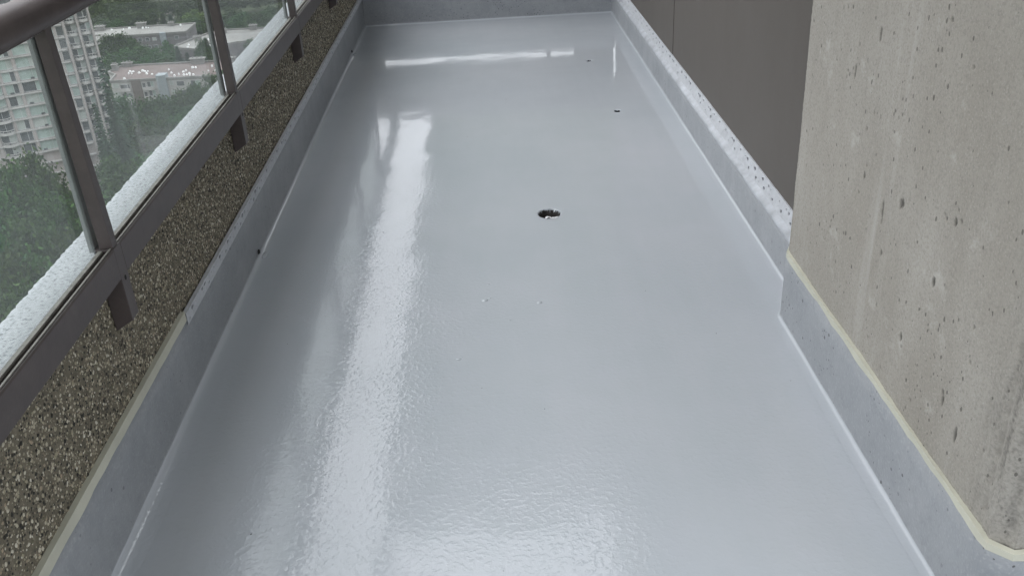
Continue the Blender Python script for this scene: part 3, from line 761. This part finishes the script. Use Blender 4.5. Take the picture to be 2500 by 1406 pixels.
# red roof block; local origin at the near-left roof corner
rb_ = lowrise('long white apartment block with red-brown flat roof dotted with white vents', -120.5, 294.2, -1.5,
              [[(0, 0), (38, 0), (38, 19), (-3.5, 19.4), (-5, 12), (-1.2, 8)]], HB, REDROOF, SLABW,
              [(23, 18, 4.2, 1.8, 1.6), (-3.6, 14.5, 1.6, 1.6, 1.8), (-1, 18.6, 3.0, 1.2, 1.2), (34, 18, 3, 1.6, 1.3)], (34, (1.5, 33, 2.5, 12.5)), 3)
for s in range(3):
    z0 = HB-2.75-2.9*s
    win(rb_, .6, 2.4, -.12, z0+.6, z0+2.3, (), [CURT2]); win(rb_, 2.9, 5.9, -.12, z0+.25, z0+1.75, (.75,), [DGLASS, DGLASS])
    win(rb_, 10.0, 11.0, -.12, z0+.4, z0+1.9, (), [DGLASS]); win(rb_, 11.6, 13.7, -.12, z0+.5, z0+2.3, (.5,), [DGLASS, CURT]); win(rb_, 18.8, 20, -.12, z0+.7, z0+2.2, (), [CURT2]); win(rb_, 21, 23.4, -.12, z0+.3, z0+1.9, (), [DGLASS]); win(rb_, 25.5, 28.5, -.12, z0+.3, z0+1.9, (.5,), [DGLASS, CURT])
    mb = MB(); mb.box(2.6, 6.1, -1.5, -.1, z0-.3, z0-.1); mb.box(2.6, 6.1, -1.5, -1.38, z0-.1, z0+.75); mb.build('balcony', SLABW, rb_)
    mb = MB(); mb.box(10.2, 13.9, -1.2, -.1, z0-.3, z0-.1); mb.box(10.2, 13.9, -1.2, -1.08, z0-.1, z0+.7); mb.build('balcony', SLABW, rb_)
mb = MB(); mb.box(6.6, 9.6, -.3, -.02, 0, HB+.15); mb.build('wall_panel', BROWNW, rb_)
mb = MB(); mb.zprism([(15, 2.2), (15, -.9), (15.8, -1.5), (17.2, -1.5), (18, -.9), (18, 2.2)], 0, HB+1.5); st = mb.build('stair_bay', BLUEG, rb_)
gb_ = lowrise('grey gravel-roofed block standing farthest behind the trees', -154, 361, 1.5, [rect(0, 39, 0, 15.5)], HB, GREYROOF, DKWALL,
              [(18.5, 13.8, 3.4, 1.6, 1.8), (30, 14, 2.0, 1.3, 1.2), (2.5, 13.5, 3.2, 2, 1.6)], (9, (4, 36, 12.6, 13.6)), 4)
for s in range(3):
    z0 = HB-2.9-2.9*s
    for x in (3, 7.5, 12, 20.6, 23.4, 26.0, 34.5): win(gb_, x, x+1.5, -.12, z0+.6, z0+1.9, (), [DGLASS if (x+s) % 2 else CURT2])
mb = MB(); mb.box(29.2, 31.4, -.8, .3, 0, HB+.6); mb.build('stair_bay', BLUEG, gb_)
cb_ = lowrise('grey-roofed block with stepped curving roof edge right of the taller wood', -112.5, 338, 0,
              [[(0, 0), (3.5, -3.2), (9, -6.0), (15, -5.4), (15, 6), (11, 13), (7.5, 19.5), (4, 12)], [(15, -4), (22, 1.5), (30, 2.5), (30, 23), (14, 23.5), (9.2, 20.4), (12, 13)]], HB, GREYROOF, DKWALL,
              [(6.4, 8.2, 2.4, 1.6, 1.5), (13.4, 19, 1.8, 1.3, 1.2), (24, 21.5, 2.6, 1.5, 1.6)], (10, (4, 14, -2, 11)), 5)
for s in range(3):
    z0 = HB-2.9-2.9*s
    for x, y in ((9.8, -6.1), (12.2, -5.95)): win(cb_, x, x+1.4, y-.12, z0+.5, z0+2, (), [CURT2 if s % 2 else DGLASS])
# small pink-white parapet fragment behind the tower's right edge
sb_ = lowrise('small pale building with grey roof tucked behind the tower edge', -158, 345, 8, [rect(0, 15, 0, 11)], 13.5, CHIM, SLABW, [(7, 9, 4, 2, 2.6)], (0, (0, 1, 0, 1)), 6)
for x in (1.5, 5, 8.5, 12): win(sb_, x, x+1.4, -.12, 9.8, 11.6, (), [DGLASS])

# ------------------------------------------------------------------ trees
LEAF = m_leaf('green_leaf', (.013, .038, .008), (.044, .092, .018))
BRIGHT = m_leaf('yellow_green_leaf', (.036, .068, .013), (.085, .138, .026))
FIR = m_leaf('fir_needle', (.016, .034, .018), (.036, .066, .036))
def leaf_crown(seed, H=20., RR=7., clumps=70, per=85):
    g = np.random.default_rng(seed); cs = []
    while len(cs) < clumps:
        q = g.uniform(-1, 1, 3)
        if np.linalg.norm(q) < 1 and np.linalg.norm(q) > .35: cs.append(q)
    cs = np.array(cs)
    zz = .60+.40*cs[:, 2]; wid = np.interp(zz, [.2, .45, .7, 1.], [.75, 1., .85, .35])
    cc = np.stack([cs[:, 0]*RR*wid, cs[:, 1]*RR*wid, zz*H*.97], 1)
    cr = g.uniform(1.0, 2.2, clumps)
    P = np.repeat(cc, per, 0)+g.normal(0, 1, (clumps*per, 3))*np.repeat(cr, per)[:, None]*np.array([.55, .55, .42])
    n = len(P); s = g.uniform(.16, .40, n)
    a = g.normal(0, 1, (n, 3)); a /= np.linalg.norm(a, axis=1)[:, None]
    b = np.cross(a, g.normal(0, 1, (n, 3))); b /= np.linalg.norm(b, axis=1)[:, None]
    V = np.stack([P+a*s[:, None]*1.3, P+b*s[:, None]*.8, P-a*s[:, None]*1.3, P-b*s[:, None]*.8], 1).reshape(-1, 3)
    return V, np.arange(4*n).reshape(-1, 4), cc
def fir_crown(seed, H=30., RR=4.5):
    g = np.random.default_rng(seed); V = []
    for z in np.arange(.12, .995, .022):
        r = RR*(1-z)**.8*g.uniform(.8, 1.15)+.25
        for a in np.arange(0, 6.28, 6.28/max(5, int(11*(1-z)+4)))+g.uniform(0, 6.28):
            a += g.uniform(-.2, .2); L_ = r*g.uniform(.7, 1.15); m = max(3, int(L_/.42))
            for q in range(m):
                f = (q+.6)/m; x = L_*f; dz = -.30*x+.06*x*x/RR; sz = .55*(1.15-f)+.18
                c = np.array([math.cos(a)*x, math.sin(a)*x, z*H+dz+g.uniform(-.12, .12)])
                t1 = np.array([math.cos(a), math.sin(a), -.3])*.5; t2 = np.array([-math.sin(a), math.cos(a), g.uniform(-.5, .5)])*sz
                V += [c-t1, c+t2-t1*.2, c+t1, c-t2-t1*.2]
    V = np.array(V); return V, np.arange(len(V)).reshape(-1, 4)
def trunk_mesh(H, limbs, seed, r0=.38):
    mb = MB(); rq = random.Random(seed)
    def limb(p, q, ra, rb2, n=6):
        p, q = Vector(p), Vector(q); d = (q-p).normalized(); a = d.orthogonal().normalized(); b = d.cross(a)
        V = [tuple(c+(a*math.cos(6.283*i/n)+b*math.sin(6.283*i/n))*r) for c, r in ((p, ra), (q, rb2)) for i in range(n)]
        mb.add(V, [(i, (i+1) % n, n+(i+1) % n, n+i) for i in range(n)])
    limb((0, 0, -.3), (.15, .1, H*.5), r0, r0*.6); limb((.15, .1, H*.5), (0, .2, H*.9), r0*.6, r0*.15)
    for c in limbs: limb((.1, .08, rq.uniform(.25, .6)*H), c, r0*.3, r0*.07, 5)
    return mb
crowns = {}; trunks = {}
for kind, mat in (('l', LEAF), ('b', BRIGHT)):
    for s in range(5 if kind == 'l' else 3):
        V, F, cc = leaf_crown(s+(0 if kind == 'l' else 50)); o = fast('crown', V, F, mat); crowns[kind, s] = o.data; bpy.data.objects.remove(o)
        o = trunk_mesh(20, [tuple(c) for c in cc[::6]], s).build('trunk', TRUNK); trunks[kind, s] = o.data; bpy.data.objects.remove(o)
for s in range(3):
    V, F = fir_crown(s+9); o = fast('crown', V, F, FIR); crowns['f', s] = o.data; bpy.data.objects.remove(o)
    o = trunk_mesh(30, [], s, .45).build('trunk', TRUNK); trunks['f', s] = o.data; bpy.data.objects.remove(o)
TREES = [(-86.6,208.7,37.5,4.5,'f'),(-85.3,205.0,31.8,4,'f'),(-86.7,200.0,31.7,4,'f'),(-90.8,173.7,30.4,7,'l'),(-90.2,164.9,31.2,7,'l'),(-86.1,169.4,28.4,6,'l'),(-91.5,177.8,28.5,3.6,'f'),(-80.4,158.8,26.9,6.5,'l'),(-79.8,144.4,29.1,7,'l'),(-72.6,142.6,26.4,6,'l'),(-75.5,129.6,29.1,7,'l'),(-71.7,131.8,27.1,6.5,'l'),(-90.3,155.7,30.4,7,'l'),(-82.1,137.3,29.5,7,'l'),(-70.4,121.0,27.6,7,'l'),(-97.8,243.1,18.8,7,'l'),(-91.6,241.2,18.3,7,'l'),(-88.4,246.6,17.7,6.5,'l'),(-85.3,251.9,17.3,6.5,'l'),(-82.4,257.1,17.5,6.5,'l'),(-80.1,264.1,18.0,6,'l'),(-78.6,270.8,17.0,6,'l'),(-76.8,246.3,18.8,6,'l'),(-91.6,221.8,19.2,6.5,'l'),(-86.2,219.7,18.0,7,'l'),(-82.2,223.3,18.1,7,'l'),(-79.1,226.6,17.9,6.5,'l'),(-77.4,233.5,17.8,6,'l'),(-85.3,197.3,20.3,6.5,'l'),(-79.5,192.2,20.4,7,'l'),(-77.3,197.4,19.8,7,'l'),(-74.8,202.6,19.7,6,'l'),(-88.4,201.5,22.9,4,'f'),(-77.2,171.4,21.6,6,'l'),(-73.8,170.7,21.6,7,'l'),(-73.0,177.6,20.6,6.5,'l'),(-73.3,155.6,22.2,6,'l'),(-71.6,158.6,21.6,6,'l'),(-70.9,143.5,22.9,6,'l'),(-137.4,343.6,16.7,6,'l'),(-133.0,343.1,17.0,7,'l'),(-126.9,336.9,16.6,6,'l'),(-126.4,326.4,15.0,6.5,'l'),(-122.0,330.2,15.0,6.5,'l'),(-116.4,328.0,14.4,6,'l'),(-128.5,320.2,15.3,6,'l'),(-114.7,337.0,14.7,5,'l'),(-109.8,317.6,13.1,3,'l'),(-98.8,330.6,16.4,5.5,'f'),(-99.7,329.2,15.9,4,'l'),(-116.7,317.2,13.9,5,'l'),(-85.4,339.4,13.2,5,'l'),(-103.4,321.8,13.7,4,'f'),(-108.0,326.6,15.0,4,'f'),(-165.3,413.2,13.9,7,'l'),(-163.2,419.4,14.7,7.5,'b'),(-156.2,411.4,14.8,7,'b'),(-150.2,402.9,13.4,6,'l'),(-146.9,406.3,13.2,6.5,'l'),(-143.9,411.6,12.7,6.5,'l'),(-137.6,407.4,11.8,6,'f'),(-157.3,394.8,13.0,6.5,'l'),(-152.4,393.5,12.5,6,'l'),(-133.6,404.5,10.4,5,'f'),(-124.6,405.3,12.8,7,'b'),(-118.6,400.8,11.3,6.5,'b'),(-119.7,394.2,10.1,6.5,'l'),(-115.3,397.6,9.4,6,'l'),(-123.7,395.1,9.8,5,'l'),(-132.2,419.7,12.5,5,'l'),(-108.4,405.8,12.1,7,'l'),(-102.4,401.1,11.0,7,'l'),(-96.7,398.4,10.9,6.5,'l'),(-93.0,401.4,10.4,6.5,'l'),(-110.1,397.0,10.6,6,'l'),(-102.8,390.7,10.2,6,'l'),(-97.3,388.0,9.3,6,'l'),(-92.0,409.8,10.7,6.5,'l'),(-86.7,410.9,11.9,6.5,'l'),(-89.2,389.9,9.6,5.5,'l'),(-176.1,435.7,13.5,7,'l'),(-172.7,437.1,14.3,7,'b'),(-166.9,439.4,12.5,7,'l'),(-162.3,441.1,12.1,7,'l'),(-157.9,442.7,12.2,7,'l'),(-153.1,444.4,11.6,7,'b'),(-148.0,446.1,10.8,7,'l'),(-142.1,448.0,9.6,7,'l'),(-137.9,449.3,9.8,7,'l'),(-133.1,450.8,9.7,7,'b'),(-126.5,452.7,7.6,7,'l'),(-121.8,453.9,7.7,7,'l'),(-116.6,455.3,10.0,7,'l'),(-109.6,457.0,7.9,7,'b'),(-105.7,458.0,8.8,7,'l'),(-98.9,459.5,7.2,7,'l'),(-94.3,460.5,7.6,7,'l'),(-88.6,461.6,7.0,7,'b'),(-186.4,463.9,11.6,7,'b'),(-179.9,466.5,10.0,7,'l'),(-174.2,468.7,9.2,7,'l'),(-170.8,469.9,10.2,7,'l'),(-164.9,472.0,9.4,7,'b'),(-158.4,474.2,7.3,7,'l'),(-153.5,475.9,8.1,7,'l'),(-148.8,477.3,7.4,7,'l'),(-142.0,479.4,5.6,7,'b'),(-136.4,481.0,6.0,7,'l'),(-131.0,482.5,4.4,7,'l'),(-124.8,484.2,6.5,7,'l'),(-118.9,485.7,5.5,7,'b'),(-115.2,486.6,5.4,7,'l'),(-107.8,488.3,4.6,7,'l'),(-102.4,489.4,4.5,7,'l'),(-95.8,490.7,3.7,7,'b')]
special = {0: 'tallest dark fir standing before the right edge of the pale tower', 1: 'dark fir right beside the tallest one, at the red-roofed block corner',
           2: 'shorter dark fir left of the tallest one, against the tower', 6: 'narrow dark fir among the leafy trees at the tower foot',
           47: 'small round light green tree between red-roofed and grey-roofed blocks', 48: 'dark pointed tree in front of the stepped grey roof'}
ORD = 'first second third fourth fifth sixth seventh eighth ninth tenth eleventh twelfth thirteenth fourteenth fifteenth sixteenth seventeenth eighteenth nineteenth twentieth'.split()
def zone(x, y):
    d = math.hypot(x, y); a = math.atan2(x, y)
    return (0 if d < 180 else 1 if d < 205 else 2 if d < 228 else 3 if d < 300 else 4 if d < 378 else 5 if d < 412 else 6 if d < 428 else 7)
ZN = ['low in the corner below the pale tower', 'in the grove at the foot of the pale tower', 'in the lower grove beside the first railing post',
      'in the upper grove just below the red-roofed block', 'in the gap between the red and grey roofs', 'in the near edge of the wood behind the grey roofs',
      'in the middle of the wood behind the grey roofs', '']
rank = {}
for i, t in enumerate(TREES):
    rank.setdefault((zone(t[0], t[1]), t[4]), []).append((math.atan2(t[0], t[1]), i))
order = {}
for key, lst in rank.items():
    for n_, (_, i) in enumerate(sorted(lst)): order[i] = (n_, len(lst))
wv, wf, wo = [], [], 0
for i, (x, y, h, r, kd) in enumerate(TREES):
    n = {'l': 5, 'b': 3, 'f': 3}[kd]; s = i % n; h = max(h, 11)
    H0, R0 = (30, 4.5) if kd == 'f' else (20, 7)
    h += 2.2 if 225 < math.hypot(x, y) < 300 else 0
    sc = (r/R0, r/R0, h/H0); rz = random.uniform(0, 6.28); zi = zone(x, y)
    if zi == 7:                                            # the far wood reads as one mass
        me = crowns[kd, s]; v_ = np.zeros(len(me.vertices)*3, np.float32); me.vertices.foreach_get('co', v_); v_ = v_.reshape(-1, 4, 3)[::2].reshape(-1, 3)*np.array(sc)
        c_, s_ = math.cos(rz), math.sin(rz)
        wv.append(np.stack([v_[:, 0]*c_-v_[:, 1]*s_+x, v_[:, 0]*s_+v_[:, 1]*c_+y, v_[:, 2]+GZ], 1)); wf.append(np.arange(len(v_)).reshape(-1, 4)+wo); wo += len(v_); continue
    root = empty({'l': 'leafy_tree', 'b': 'leafy_tree', 'f': 'fir_tree'}[kd], (x, y, GZ), rz)
    t_ = bpy.data.objects.new('trunk', trunks[kd, s]); C.objects.link(t_); t_.parent = root; t_.scale = sc
    c_ = bpy.data.objects.new('crown', crowns[kd, s]); C.objects.link(c_); c_.parent = root; c_.scale = sc
    kdn = {'l': 'leafy tree', 'b': 'yellow-green tree', 'f': 'dark fir'}[kd]
    n_, tot = order[i]
    lab = f'{kdn} {ZN[zi]}' + ('' if tot == 1 else f', {ORD[n_]} from left')
    tag(root, special.get(i, lab), 'tree', f'{"firs" if kd == "f" else "leafy trees"} seen through the railing glass')
wood = fast('far_wood', np.vstack(wv), np.vstack(wf), LEAF)
tag(wood, 'mass of green trees filling the distance at the top of the railing glass', 'wood', kind='stuff')
